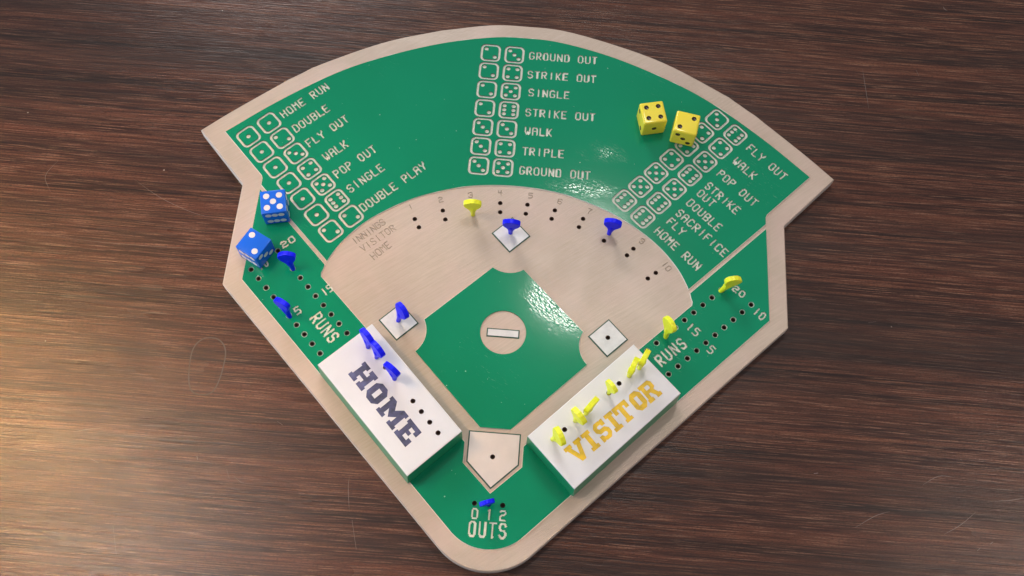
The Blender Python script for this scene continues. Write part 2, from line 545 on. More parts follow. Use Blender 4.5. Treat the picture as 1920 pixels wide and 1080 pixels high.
# ---- dice legend
PIPS = {1: [(0, 0)], 2: [(-1, 1), (1, -1)], 3: [(-1, 1), (0, 0), (1, -1)], 4: [(-1, 1), (1, 1), (-1, -1), (1, -1)],
        5: [(-1, 1), (1, 1), (-1, -1), (1, -1), (0, 0)], 6: [(-1, 1), (-1, 0), (-1, -1), (1, 1), (1, 0), (1, -1)]}
def rsq(cx, cy, half, r, ang):
    pts = []
    for k, (sx, sy) in enumerate(((1, 1), (-1, 1), (-1, -1), (1, -1))):
        for i in range(6):
            a = R(90 * k + 18 * i)
            pts.append((sx * (half - r) + r * math.cos(a), sy * (half - r) + r * math.sin(a)))
    ca, sa = math.cos(R(ang)), math.sin(R(ang))
    return [(cx + x * ca - y * sa, cy + x * sa + y * ca) for x, y in pts]
sym_id = 0
def symbol(cx, cy, ang, n):
    global sym_id
    sym_id += 1
    add('symbol', [rsq(cx, cy, 6.95, 3.4, ang), rsq(cx, cy, 5.35, 2.2, ang)], z=-.7, mat=M_CUT, wall=M_RINGWALL, sid=sym_id)
    ca, sa = math.cos(R(ang)), math.sin(R(ang))
    for px, py in PIPS[n]:
        x, y = px * 3.15, py * 3.15
        add('pip', [circle(cx + x * ca - y * sa, cy + x * sa + y * ca, 1.5, 14)], z=-.7, mat=M_CUT, wall=M_RINGWALL, sid=sym_id)
def column(p, q, ang, ns):
    for i, n in enumerate(ns):
        t = i / (len(ns) - 1)
        symbol(p[0] + (q[0] - p[0]) * t, p[1] + (q[1] - p[1]) * t, ang, n)
column((-24.33, 173.42), (-25.18, 84.77), -.6, (2, 2, 2, 2, 3, 3, 3))
column((-7.74, 173.33), (-8.97, 84.67), -.6, (3, 4, 5, 6, 3, 4, 5))
column((-180.38, 93.05), (-116.45, 29.03), 44.5, (1, 1, 1, 1, 1, 1, 2))
column((-168.41, 104.57), (-104.69, 40.55), 44.5, (1, 2, 3, 4, 5, 6, 2))
column((133.92, 134.21), (72.94, 67.38), -42.6, (3, 4, 4, 4, 5, 5, 6))
column((146.47, 123.39), (85.31, 56.46), -42.6, (6, 4, 5, 6, 5, 6, 6))

def words(text, xy, ang, h=6.5, pitch=4.87, w=4.0, sw=1.1, kind='text', z=-.5, mat=None, q=None):
    cells = raster(strokes(text, xy[0], xy[1], ang, h, pitch, w, sw), sw, Q)
    add(kind, cells=cells, z=z, mat=mat or M_CUT, wall=mat or M_CUTSHADE, text=text)
def wordsb(text, a, b, h, kind='text', w=None, **kw):
    """text between two baseline ends"""
    d = Vector(b) - Vector(a); n = len(text)
    ww = w or min(d.length * .8 / (n - .2), 4.6)
    pitch = (d.length - ww) / max(1, n - 1)
    words(text, a, math.degrees(math.atan2(d.y, d.x)), h, pitch, ww, kind=kind, **kw)
for tx, p in (('HOME RUN', (-158.86, 108.52)), ('DOUBLE', (-149.07, 98.41)), ('FLY OUT', (-138.60, 88.04)), ('WALK', (-125.92, 78.90)),
              ('POP OUT', (-117.18, 66.74)), ('SINGLE', (-107.07, 56.81)), ('DOUBLE PLAY', (-96.85, 43.84))):
    words(tx, p, 43.2)
for tx, p in (('GROUND OUT', (2.45, 170.41)), ('STRIKE OUT', (2.36, 155.23)), ('SINGLE', (3.97, 140.76)), ('STRIKE OUT', (2.96, 125.11)),
              ('WALK', (3.59, 110.66)), ('TRIPLE', (2.88, 95.10)), ('GROUND OUT', (1.84, 80.42))):
    words(tx, p, .1)
for tx, p in (('FLY OUT', (152.93, 112.85)), ('WALK', (143.61, 101.93)), ('POP OUT', (133.04, 91.65)), ('STRIKE', (124.96, 81.77)), ('OUT', (119.68, 75.89)),
              ('DOUBLE', (112.87, 68.31)), ('SACRIFICE', (105.95, 60.18)), ('FLY', (100.11, 53.48)), ('HOME RUN', (92.23, 46.08))):
    words(tx, p, -41.6)
wordsb('20', (-144.92, 13.78), (-137.30, 20.25), 5.0)
wordsb('15', (-114.03, -16.50), (-108.78, -11.64), 5.7)
wordsb('5', (-129.29, -30.58), (-126.39, -28.02), 5.7, w=4.0)
wordsb('RUNS', (-121.84, -32.31), (-106.72, -47.68), 8.6, sw=1.35)
wordsb('15', (114.02, -18.66), (120.81, -24.14), 5.9)
wordsb('5', (127.24, -32.60), (131.10, -35.96), 5.9, w=4.0)
wordsb('20', (143.18, 10.02), (150.22, 4.27), 5.0)
wordsb('10', (156.27, -4.92), (162.65, -9.97), 5.9)
wordsb('10', (-157.04, -2.63), (-151.63, 1.88), 5.6)
wordsb('RUNS', (99.84, -45.76), (116.29, -30.62), 8.2, sw=1.35)
wordsb('OUTS', (-11.04, -157.97), (11.33, -157.87), 9.6, sw=1.3)
wordsb('0', (-9.98, -147.73), (-6.38, -147.70), 6.8, w=4.0, sw=1.0)
wordsb('!', (-1.54, -147.54), (2.06, -147.57), 6.8, w=4.0, sw=1.0)
wordsb('2', (6.35, -147.55), (9.89, -147.58), 6.8, w=4.0, sw=1.0)

# ---- engraved but unpainted writing on the bare wood
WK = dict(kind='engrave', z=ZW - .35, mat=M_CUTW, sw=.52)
Q = .3
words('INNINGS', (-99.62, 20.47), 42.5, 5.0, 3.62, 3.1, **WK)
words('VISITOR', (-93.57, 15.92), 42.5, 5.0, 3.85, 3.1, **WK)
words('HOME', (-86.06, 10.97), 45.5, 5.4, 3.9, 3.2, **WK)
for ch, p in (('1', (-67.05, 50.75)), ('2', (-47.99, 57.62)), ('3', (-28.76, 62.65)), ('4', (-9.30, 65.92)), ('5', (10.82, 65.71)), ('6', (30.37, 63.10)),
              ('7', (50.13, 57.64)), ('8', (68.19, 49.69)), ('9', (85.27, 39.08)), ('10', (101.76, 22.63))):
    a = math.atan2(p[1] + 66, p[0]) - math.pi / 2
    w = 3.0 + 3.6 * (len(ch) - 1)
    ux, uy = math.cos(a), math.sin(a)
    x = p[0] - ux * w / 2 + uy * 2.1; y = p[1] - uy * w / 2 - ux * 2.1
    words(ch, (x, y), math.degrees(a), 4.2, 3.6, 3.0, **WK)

# ---- peg holes
HOLE_R = 1.5
holes = []
def hole(p, ring=False, r=HOLE_R, zt=None):
    if ring:
        rr = random.uniform(1.85, 2.05)
        pts = [(p[0] + (rr + random.uniform(-.18, .12)) * math.cos(k * math.pi / 8), p[1] + (rr + random.uniform(-.18, .12)) * math.sin(k * math.pi / 8)) for k in range(16)]
        add('ring', [pts], z=-.4, mat=M_RIM, hid=len(holes))
    add('hole', [circle(p[0], p[1], r, 16)], hid=len(holes))
    holes.append((p[0], p[1], r))
def row(pa, pb, n, ring):
    for i in range(n):
        t = i / (n - 1)
        hole((pa[0] + (pb[0] - pa[0]) * t, pa[1] + (pb[1] - pa[1]) * t), ring)
row((-162.97, -2.14), (-111.74, -54.00), 10, True)
row((-148.18, 12.20), (-96.94, -39.51), 10, True)
row((90.51, -35.62), (142.57, 14.57), 10, True)
row((104.30, -49.78), (156.02, 0.68), 10, True)
for p in ((-63.31, 42.24), (-60.06, 36.55), (-45.76, 49.89), (-43.51, 43.64), (-27.65, 55.53), (-25.86, 48.71), (-8.72, 58.53), (-8.22, 51.97), (9.17, 58.92),
          (8.57, 52.26), (27.41, 56.41), (25.68, 50.07), (46.23, 51.85), (43.85, 45.68), (63.71, 42.79), (60.55, 37.38), (79.89, 33.35),
          (75.86, 28.29), (94.81, 17.65), (89.77, 13.29), (-66.03, -28.45), (65.68, -29.05), (-0.44, 37.67), (-0.26, -109.95),
          (-8.66, -138.36), (-0.41, -138.37), (7.93, -138.31)):
    hole(p)

V, T, cls = arrange(RG)
kinds = [info[c]['kind'] if c >= 0 else 'out' for c in range(len(RG))]
chset = {}
keyset = set()
for c, r in enumerate(RG):                       # low (outer) vertices of the sloped rims
    if kinds[c] in ('rim', 'chamfer'):
        for p in r.loops[0]: keyset.add((round(p[0], 3), round(p[1], 3)))
vkey = [(round(float(v[0]), 3), round(float(v[1]), 3)) for v in V]
def zof(c):
    k = info[c]
    if k['kind'] == 'rim':
        return lambda v: ZW - .5 if vkey[v] in keyset else ZW
    if k['kind'] == 'chamfer':
        return lambda v: ZW if vkey[v] in keyset else 0.0
    return lambda v: k['z']
edge = {}
for ti, t in enumerate(T):
    for a, b in ((t[0], t[1]), (t[1], t[2]), (t[2], t[0])):
        edge.setdefault((min(a, b), max(a, b)), []).append((ti, a, b))
groups = {}
for ti, c in enumerate(cls):
    if c >= 0: groups.setdefault(int(c), []).append(ti)
walls = {}
out_edges = []
for (a, b), L in edge.items():
    if len(L) == 1:
        c0, c1 = int(cls[L[0][0]]), -1
        t0 = L[0]
        if c0 < 0: continue
    else:
        c0, c1 = int(cls[L[0][0]]), int(cls[L[1][0]])
        t0 = L[0]
        if c0 == c1: continue
        if c0 < 0: c0, c1, t0 = c1, c0, L[1]
    if c1 < 0:
        out_edges.append((t0[1], t0[2])); continue
    k0, k1 = info[c0]['kind'], info[c1]['kind']
    if k0 == 'hole' or k1 == 'hole': continue
    z0, z1 = zof(c0), zof(c1)
    za, zb = (z0(a), z0(b)), (z1(a), z1(b))
    if abs(za[0] - zb[0]) < 1e-6 and abs(za[1] - zb[1]) < 1e-6: continue
    low = c0 if za[0] + za[1] < zb[0] + zb[1] else c1
    high = c1 if low == c0 else c0
    own = low if info[low]['kind'] in ('symbol', 'pip', 'text', 'engrave', 'ring', 'line') else high
    walls.setdefault(own, []).append((a, b, za, zb))

def region_mesh(cs, name, parent, extra_walls=True):
    vs, fs, mi, mats = [], [], [], []
    def mid(m):
        if m not in mats: mats.append(m)
        return mats.index(m)
    for c in cs:
        a, f = extract(V, T, groups.get(c, []), zof(c))
        o = len(vs); vs += a
        fs += [[i + o for i in x] for x in f]; mi += [mid(info[c]['mat'])] * len(f)
        for (p, q, za, zb) in walls.get(c, []):
            o = len(vs)
            vs += [(*V[p], za[0]), (*V[q], za[1]), (*V[q], zb[1]), (*V[p], zb[0])]
            wm = info[c]['wall']
            fs.append([o, o + 1, o + 2, o + 3]); mi.append(mid(wm))
    if not fs: return None
    return mesh_obj(name, vs, fs, parent=parent, mats=mats, midx=mi)

# wood panel: its own top, the mound, all rims, the sides and the underside
panel_cs = [c for c in info if info[c]['kind'] in ('rim', 'panel', 'mound')]
panel = region_mesh(panel_cs, 'wood_panel', board)
vs, fs = [], []
for a, b in out_edges:
    o = len(vs)
    vs += [(*V[a], ZW - .5), (*V[b], ZW - .5), (*V[b], -BOARD_T), (*V[a], -BOARD_T)]
    fs.append([o, o + 1, o + 2, o + 3])
vs2 = [(x, y, -BOARD_T + .02) for x, y in outline]
side = mesh_obj('panel_edge', vs, fs, M_SIDE, panel)
field_of = {}
for c in info:
    if info[c]['kind'] == 'field':
        nm = info[c]['name']
        ch = [k for k in info if info[k]['kind'] == 'chamfer' and info[k]['of'] == nm]
        o = region_mesh([c] + ch, 'painted_' + nm, board)
        field_of[nm] = o
syms = {}
for c in info:
    k = info[c]
    if k['kind'] == 'symbol': syms[k['sid']] = region_mesh([c], 'dice_symbol', board)
    elif k['kind'] == 'pip': region_mesh([c], 'pip', syms[k['sid']])
    elif k['kind'] in ('text', 'engrave'):
        o = region_mesh([c], 'lettering', board)
        if o: o['label'] = ('engraved %s "%s"' % ('words' if len(k['text']) > 2 else 'number', k['text'].replace('!', '1')))
    elif k['kind'] == 'plate':
        pl = region_mesh([c], k['nm'], board)
        ln = region_mesh([k['line']], info[k['line']]['nm'], pl)
rings = {info[c]['hid']: c for c in info if info[c]['kind'] == 'ring'}
bore_me = None
def bore(x, y, z, parent, depth=5.0, r=HOLE_R, ztop=0.0):
    global bore_me
    if bore_me is None:
        n = 16
        vs = [(r * math.cos(2 * math.pi * i / n), r * math.sin(2 * math.pi * i / n), 0) for i in range(n)]
        vs += [(a, b, -depth) for a, b, _ in vs]
        fs = [[i, (i + 1) % n, n + (i + 1) % n, n + i] for i in range(n)] + [list(range(2 * n - 1, n - 1, -1))]
        o = mesh_obj('peg_hole', vs, fs, M_BORE, parent)
        bore_me = o.data
    else:
        o = bpy.data.objects.new('peg_hole', bore_me)
        C.objects.link(o); o.parent = parent
    o.location = Vector((x, y, z)) * MM
    return o
for h, (x, y, r) in enumerate(holes):
    green = h in rings
    b_ = bore(x, y, -.4 if green else (-.1 if any(abs(x - q[1]) + abs(y - q[2]) < 4 for q in bases) or abs(y + 113) < 8 and abs(x) < 8 else (0 if y < -100 else ZW)), board)
    if green: region_mesh([rings[h]], 'hole_rim', b_)  # rim is in board coordinates: undo the offset
for o in C.objects:
    if o.name.startswith('hole_rim'):
        o.location = -o.parent.location

# ------------------------------------------------------------------ dugout blocks
SLAB = {
 'H': [[(0,0),(.44,0),(.44,.22),(.35,.22),(.35,.40),(.65,.40),(.65,.22),(.56,.22),(.56,0),(1,0),(1,.22),(.92,.22),(.92,.78),(1,.78),(1,1),(.56,1),(.56,.78),(.65,.78),(.65,.60),(.35,.60),(.35,.78),(.44,.78),(.44,1),(0,1),(0,.78),(.08,.78),(.08,.22),(0,.22)]],
 'O': [[(.28,0),(.72,0),(1,.22),(1,.78),(.72,1),(.28,1),(0,.78),(0,.22)], [(.36,.27),(.64,.27),(.64,.73),(.36,.73)]],
 'M': [[(0,0),(.38,0),(.38,.2),(.28,.2),(.28,.52),(.5,.22),(.72,.52),(.72,.2),(.62,.2),(.62,0),(1,0),(1,.2),(.93,.2),(.93,.8),(1,.8),(1,1),(.72,1),(.5,.66),(.28,1),(0,1),(0,.8),(.07,.8),(.07,.2),(0,.2)]],
 'E': [[(0,0),(1,0),(1,.38),(.74,.38),(.74,.22),(.42,.22),(.42,.41),(.66,.41),(.66,.60),(.42,.60),(.42,.78),(.72,.78),(.72,.64),(.98,.64),(.98,1),(0,1),(0,.78),(.12,.78),(.12,.22),(0,.22)]],
 'V': [[(.38,0),(.62,0),(.90,.80),(1,.80),(1,1),(.58,1),(.58,.80),(.66,.80),(.50,.34),(.34,.80),(.42,.80),(.42,1),(0,1),(0,.80),(.10,.80)]],
 'I': [[(0,0),(1,0),(1,.2),(.76,.2),(.76,.8),(1,.8),(1,1),(0,1),(0,.8),(.24,.8),(.24,.2),(0,.2)]],
 'S': [[(.02,0),(.2,0),(.28,.05),(.36,0),(.74,0),(1,.2),(1,.44),(.76,.62),(.38,.62),(.30,.68),(.30,.76),(.40,.80),(.62,.80),(.68,.68),(.95,.68),(.95,1),(.78,1),(.70,.96),(.64,1),(.24,1),(0,.82),(0,.58),(.24,.40),(.62,.40),(.70,.34),(.70,.26),(.62,.2),(.38,.2),(.28,.34),(.02,.34)]],
 'T': [[(.26,0),(.74,0),(.74,.18),(.64,.18),(.64,.80),(.76,.80),(.76,.60),(1,.60),(1,1),(0,1),(0,.60),(.24,.60),(.24,.80),(.36,.80),(.36,.18),(.26,.18)]],
 'R': [[(0,0),(.42,0),(.42,.2),(.34,.2),(.34,.42),(.46,.42),(.64,.16),(.64,0),(1,0),(1,.2),(.90,.2),(.76,.46),(.92,.56),(.92,.86),(.76,1),(0,1),(0,.8),(.08,.8),(.08,.2),(0,.2)], [(.34,.6),(.60,.6),(.64,.66),(.64,.76),(.60,.81),(.34,.81)]],
}
BH = 19.0
def block(name, label, corners, letters, quad, mat, hole_pts, side_of):
    """corners counter-clockwise; quad = tl, tr, br, bl of the word on the top face"""
    n0 = len(RG)
    rg, inf = [], []
    def ad(loops, kind, **k):
        rg.append(Region(len(rg), loops)); inf.append(dict(kind=kind, **k))
    ad([corners], 'rim'); ad([inset(corners, .35)], 'top')
    tl, tr, br, bl = [Vector(q) for q in quad]
    for ch, u0, u1 in letters:
        L = []
        for loop in SLAB[ch]:
            pts = []
            for x, y in loop:
                u = u0 + (u1 - u0) * x
                p = (bl.lerp(br, u)).lerp(tl.lerp(tr, u), y)
                pts.append((p.x, p.y))
            L.append(pts)
        ad(L, 'letter', ch=ch)
    for p in hole_pts: ad([circle(p[0], p[1], HOLE_R, 16)], 'hole')
    V, T, cl = arrange(rg)
    key = {(round(p[0], 3), round(p[1], 3)) for p in corners}
    zz = {'rim': None, 'top': BH, 'letter': BH - .3}
    def zf(k):
        if k == 'rim': return lambda v: BH - .35 if (round(float(V[v][0]), 3), round(float(V[v][1]), 3)) in key else BH
        return lambda v: zz[k]
    ed = {}
    for ti, t in enumerate(T):
        for a, b in ((t[0], t[1]), (t[1], t[2]), (t[2], t[0])): ed.setdefault((min(a, b), max(a, b)), []).append(ti)
    vs, fs = [], []
    for i, k in enumerate(inf):
        if k['kind'] in ('rim', 'top'):
            a, f = extract(V, T, [t for t in range(len(T)) if cl[t] == i], zf(k['kind']))
            o = len(vs); vs += a; fs += [[j + o for j in x] for x in f]
    mi = [0] * len(fs)
    n = len(corners)
    sg = -1 if side_of == 'left' else 1
    out_idx = sorted(range(4), key=lambda j: corners[j][1] - abs(corners[j][0]))[:2]
    o = len(vs)
    vs += [(x, y, BH - .35) for x, y in corners] + [(x + (.75 * sg if j in out_idx else 0), y - (.75 if j in out_idx else 0), 0.0) for j, (x, y) in enumerate(corners)]
    for i in range(n): fs.append([o + i, o + (i + 1) % n, o + n + (i + 1) % n, o + n + i]); mi.append(1)
    b = mesh_obj(name, vs, fs, parent=board, mats=[M_WHITE, M_BGREEN], midx=mi)
    b['label'] = label
    for i, k in enumerate(inf):
        if k['kind'] != 'letter': continue
        a, f = extract(V, T, [t for t in range(len(T)) if cl[t] == i], zf('letter'))
        for (p, q), L in ed.items():
            if len(L) == 2 and (cl[L[0]] == i) != (cl[L[1]] == i):
                o = len(a)
                a += [(*V[p], BH), (*V[q], BH), (*V[q], BH - .3), (*V[p], BH - .3)]
                f.append([o, o + 1, o + 2, o + 3])
        lo = mesh_obj('letter', a, f, mat, b)
        lo['label'] = 'inlaid letter %s' % k['ch']
    for p in hole_pts: bore(p[0], p[1], BH, b)
    return b
HC = [(79.6, -38.6), (108.7, -67.0), (48.2, -129.2), (19.2, -100.4)]
hh = [(-80.07, -53.36), (-74.10, -59.37), (-68.27, -65.34), (-62.04, -71.74), (-49.70, -84.65), (-44.09, -90.62), (-38.51, -96.57), (-33.03, -102.50)]
vh = [(34.11, -100.92), (40.67, -94.65), (46.77, -88.70), (52.65, -83.21), (65.73, -70.39), (71.65, -63.97), (77.51, -58.67), (83.47, -53.07)]
home_block = block('dugout_block', 'white topped dugout block reading HOME in indigo', [(-x, y) for x, y in HC],
      [('H', 0, .24), ('O', .268, .46), ('M', .49, .775), ('E', .80, 1)],
      ((-80.86, -62.54), (-42.39, -103.18), (-51.12, -112.46), (-89.92, -71.30)), M_INDIGO, hh, 'left')
visitor_block = block('dugout_block', 'white topped dugout block reading VISITOR in gold', list(reversed(HC)),
      [('V', 0, .175), ('I', .19, .275), ('S', .31, .435), ('I', .455, .54), ('T', .545, .70), ('O', .725, .85), ('R', .855, 1)],
      ((40.52, -106.59), (89.58, -59.12), (97.84, -68.12), (49.08, -115.49)), M_GOLD, vh, 'right')

# ------------------------------------------------------------------ pegs
def make_peg_meshes():
    # flat fan shaped head with scalloped top, standing on a tapering stem
    prof = [(-1.5, 5.5), (-2.0, 7.6), (-2.9, 9.4), (-4.4, 11.2), (-5.4, 12.9), (-5.75, 14.4), (-5.65, 15.8)]
    top = []
    n = 4
    for k in range(n):
        x0 = -5.4 + 10.8 * k / n; w = 10.8 / n
        for i in range(4):
            t = (i + .5) / 4
            xx = x0 + w * t
            crown = 18.6 - (xx / 5.4) ** 2 * 2.2
            top.append((xx, crown - .26 * (2 * t - 1) ** 2))
    right = [(-x, y) for x, y in reversed(prof)]
    poly = prof + top + right
    bm = bmesh.new()
    th = 1.65
    vv = [bm.verts.new((x, -th, z)) for x, z in poly]
    f = bm.faces.new(vv)
    r = bmesh.ops.extrude_face_region(bm, geom=[f])
    nv = [g for g in r['geom'] if isinstance(g, bmesh.types.BMVert)]
    bmesh.ops.translate(bm, verts=nv, vec=(0, 2 * th, 0))
    caps = [e for e in bm.edges if abs(e.verts[0].co.y - e.verts[1].co.y) < 1e-6]
    bmesh.ops.bevel(bm, geom=caps, offset=.45, segments=2, affect='EDGES', profile=.6)
    bmesh.ops.recalc_face_normals(bm, faces=bm.faces[:])
    bmesh.ops.scale(bm, vec=(MM, MM, MM), verts=bm.verts[:])
    me = bpy.data.meshes.new('head'); bm.to_mesh(me); bm.free()
    for p in me.polygons: p.use_smooth = False
    # stem
    rz = [(1.15, -5.5), (1.35, -1), (1.45, 0.5), (1.75, 4), (2.1, 7), (2.3, 9.5), (1.6, 11.5)]
    vs, fs = [], []
    m = 14
    for r_, z_ in rz:
        for i in range(m): vs.append((r_ * math.cos(2 * math.pi * i / m), r_ * math.sin(2 * math.pi * i / m) * .95, z_))
    for k in range(len(rz) - 1):
        for i in range(m): fs.append([k * m + i, k * m + (i + 1) % m, (k + 1) * m + (i + 1) % m, (k + 1) * m + i])
    fs.append(list(range(m - 1, -1, -1)))
    fs.append([(len(rz) - 1) * m + i for i in range(m)])
    st = bpy.data.meshes.new('stem')
    st.from_pydata([(x * MM, y * MM, z * MM) for x, y, z in vs], [], fs)
    for p in st.polygons: p.use_smooth = True
    return me, st
PH, PS = make_peg_meshes()
PMESH = {}
for key, m in (('blue', M_PBLUE), ('yellow', M_PYEL)):
    a, b = PH.copy(), PS.copy()
    a.name, b.name = 'head', 'stem'
    a.materials.append(m); b.materials.append(m)
    PMESH[key] = (a, b)
peg_proto = {}
def peg(col, base, lean, yaw, label, s=1.0):
    """base: hole mouth; lean: direction of the stem; yaw: direction of the head's wide side in the board plane"""
    if col not in peg_proto:
        root = empty(col + '_peg'); peg_proto[col] = root
        for nm, me in zip(('head', 'stem'), PMESH[col]):
            o = bpy.data.objects.new(nm, me); C.objects.link(o); o.parent = root
    else:
        src = peg_proto[col]
        root = src.copy(); C.objects.link(root)
        for ch in src.children:
            c = ch.copy(); C.objects.link(c); c.parent = root
    Z = Vector(lean).normalized()
    X = Vector((math.cos(yaw), math.sin(yaw), 0)); X = (X - Z * X.dot(Z)).normalized()
    Y = Z.cross(X)
    m = Matrix((X, Y, Z)).transposed().to_4x4()
    m.translation = Vector(base) * MM
    root.matrix_world = m @ Matrix.Diagonal((s, s, s, 1))
    tag(root, label, 'game peg', col + ' game pegs')
    return root
peg('blue', (-136.66, 0.56, 0.0), (-0.132, 0.166, 0.977), 0.013, 'blue peg with round head in the left runs track beside the number 20')
peg('blue', (-133.80, -31.60, 0.0), (-0.214, 0.227, 0.950), -0.495, 'blue peg leaning in the left runs track beside the number 5')
peg('blue', (-66.03, -28.45, 0.0), (0.223, 0.108, 0.969), -0.888, 'blue peg standing on the white third base square')
peg('blue', (-0.44, 37.67, 0.0), (0.018, -0.012, 1.000), -0.011, 'blue peg standing on the white second base square')
peg('blue', (63.71, 42.79, 0.0), (0.046, 0.033, 0.998), -0.119, 'blue peg in the eighth inning hole on the bare wood')
peg('blue', (-0.41, -138.37, 0.0), (-0.077, -0.082, 0.994), 0.350, 'blue peg in the middle outs hole at the bottom tip of the board', .8)
peg('blue', (-80.07, -53.36, 19.0), (0.031, 0.131, 0.991), -0.811, 'upper blue peg at the top corner of the HOME block')
peg('blue', (-74.10, -59.37, 19.0), (0.119, 0.035, 0.992), -0.793, 'second blue peg on the HOME block, end to end with the one above it')
peg('blue', (-62.04, -71.74, 19.0), (-0.040, 0.076, 0.996), -0.647, 'blue peg alone beside the empty hole above the HOME lettering')
peg('yellow', (-25.86, 48.71, 0.0), (-0.015, 0.024, 1.000), 0.055, 'yellow peg in the third inning hole on the bare wood')
peg('yellow', (136.57, 8.36, 0.0), (0.342, 0.145, 0.928), 0.273, 'yellow peg leaning over the number 20 of the right runs track')
peg('yellow', (101.86, -25.71, 0.0), (0.013, 0.243, 0.970), -1.033, 'yellow peg in the right runs track beside the number 15')
peg('yellow', (34.11, -100.92, 19.0), (0.206, -0.089, 0.974), -1.040, 'yellow peg nearest the V of VISITOR at the lower end of the block')
peg('yellow', (46.77, -88.70, 19.0), (0.062, -0.056, 0.997), -0.837, 'yellow peg with broad head across the S of VISITOR on the block')
peg('yellow', (52.69, -84.02, 19.0), (0.124, 0.106, 0.987), 0.932, 'slim yellow peg touching the broad headed peg on the VISITOR block')
peg('yellow', (65.73, -70.39, 19.0), (0.029, 0.067, 0.997), -0.872, 'yellow peg above the T of VISITOR beside an empty hole', .8)
peg('yellow', (77.51, -58.67, 19.0), (0.041, 0.116, 0.992), 1.178, 'yellow peg seen edge on, second from the upper end of the VISITOR block')
peg('yellow', (83.48, -53.33, 19.0), (0.064, 0.124, 0.990), 1.134, 'yellow peg at the upper end of the VISITOR block over its edge')

# ------------------------------------------------------------------ dice
def pip_cap(rp, depth):
    """shallow bowl lining a pip recess, opening towards +z at z=0"""
    Rs = (rp * rp + depth * depth) / (2 * depth)
    vs, fs = [(0, 0, -depth)], []
    rings_, m = 4, 16
    a_max = math.asin(rp / Rs)
    for k in range(1, rings_ + 1):
        a = a_max * k / rings_
        for i in range(m):
            vs.append((Rs * math.sin(a) * math.cos(2 * math.pi * i / m), Rs * math.sin(a) * math.sin(2 * math.pi * i / m), -depth + Rs * (1 - math.cos(a))))
    for i in range(m): fs.append([0, 1 + i, 1 + (i + 1) % m])
    for k in range(rings_ - 1):
        for i in range(m): fs.append([1 + k * m + i, 1 + (k + 1) * m + i, 1 + (k + 1) * m + (i + 1) % m, 1 + k * m + (i + 1) % m])
    return vs, fs, Rs
FACE = {'+z': (Vector((1, 0, 0)), Vector((0, 1, 0)), Vector((0, 0, 1))), '-z': (Vector((1, 0, 0)), Vector((0, -1, 0)), Vector((0, 0, -1))),
        '-y': (Vector((1, 0, 0)), Vector((0, 0, 1)), Vector((0, -1, 0))), '+y': (Vector((-1, 0, 0)), Vector((0, 0, 1)), Vector((0, 1, 0))),
        '+x': (Vector((0, 1, 0)), Vector((0, 0, 1)), Vector((1, 0, 0))), '-x': (Vector((0, -1, 0)), Vector((0, 0, 1)), Vector((-1, 0, 0)))}
def die(name, label, x, y, ang, faces, body_mat, pip_mat, rp, depth, bevel, group, flips=()):
    root = empty(name, (x, y, 0))
    root.rotation_euler = (0, 0, ang)
    tag(root, label, 'die', group)
    S_ = 16.0; h = S_ / 2
    bm = bmesh.new(); bmesh.ops.create_cube(bm, size=S_)
    bmesh.ops.bevel(bm, geom=bm.edges[:], offset=bevel, segments=4, affect='EDGES', profile=.5)
    bmesh.ops.translate(bm, verts=bm.verts[:], vec=(0, 0, h))
    me = bpy.data.meshes.new('body'); bm.to_mesh(me); bm.free()
    body = bpy.data.objects.new('body', me); C.objects.link(body)
    vs, fs, Rs = pip_cap(rp, depth)
    # cutters: spheres joined in one temporary mesh
    cb = bmesh.new()
    spots = []
    for fk, n in faces.items():
        u, v, w = FACE[fk]
        for px, py in PIPS[n]:
            if fk in flips and n in (2, 3): px = -px
            if fk in flips and n == 6: px, py = py, px
            s = 4.05
            c = Vector((0, 0, h)) + w * h + u * px * s + v * py * s
            spots.append((c, u, v, w))
            if depth < .2: continue
            mt = Matrix.Translation(c + w * (Rs - depth))
            bmesh.ops.create_uvsphere(cb, u_segments=24, v_segments=20, radius=Rs, matrix=mt)
    cm = bpy.data.meshes.new('cut'); cb.to_mesh(cm); cb.free()
    co = bpy.data.objects.new('cut', cm); C.objects.link(co)
    if depth > .2: md = body.modifiers.new('b', 'BOOLEAN')
    if depth > .2: md.operation = 'DIFFERENCE'; md.object = co; md.solver = 'EXACT'; md.use_self = True
    dg = bpy.context.evaluated_depsgraph_get()
    nm = bpy.data.meshes.new_from_object(body.evaluated_get(dg))
    body.modifiers.clear(); body.data = nm
    bpy.data.objects.remove(co)
    nm.transform(Matrix.Diagonal((MM, MM, MM, 1)))
    nm.materials.clear(); nm.materials.append(body_mat)
    for p in nm.polygons: p.use_smooth = False
    try:
        nm.set_sharp_from_angle(angle=R(30))
        for p in nm.polygons: p.use_smooth = True
    except Exception: pass
    body.parent = root
    pm = None
    for c, u, v, w in spots:
        if pm is None:
            o = mesh_obj('pip', [(a, b, z + .02 if depth > .2 else -z * .3 + .01) for a, b, z in vs], fs, pip_mat, root, True); pm = o.data
        else:
            o = bpy.data.objects.new('pip', pm); C.objects.link(o); o.parent = root
        m = Matrix((u, v, w)).transposed().to_4x4(); m.translation = c * MM
        o.matrix_local = m
    return root
die('yellow_die', 'yellow die with black pips showing four on top, left of the other yellow die', 88.14, 126.27, 0.230,
    {'+z': 4, '-z': 3, '-y': 1, '+y': 6, '-x': 2, '+x': 5}, M_DYEL, M_PIPK, 1.65, .6, 1.1, 'yellow dice')
die('yellow_die', 'yellow die with black pips showing two on top, overlapping the engraved dice legend', 110.61, 120.19, -0.175,
    {'+z': 2, '-z': 5, '-y': 3, '+y': 4, '-x': 1, '+x': 6}, M_DYEL, M_PIPK, 1.65, .6, 1.1, 'yellow dice', flips=('+z',))
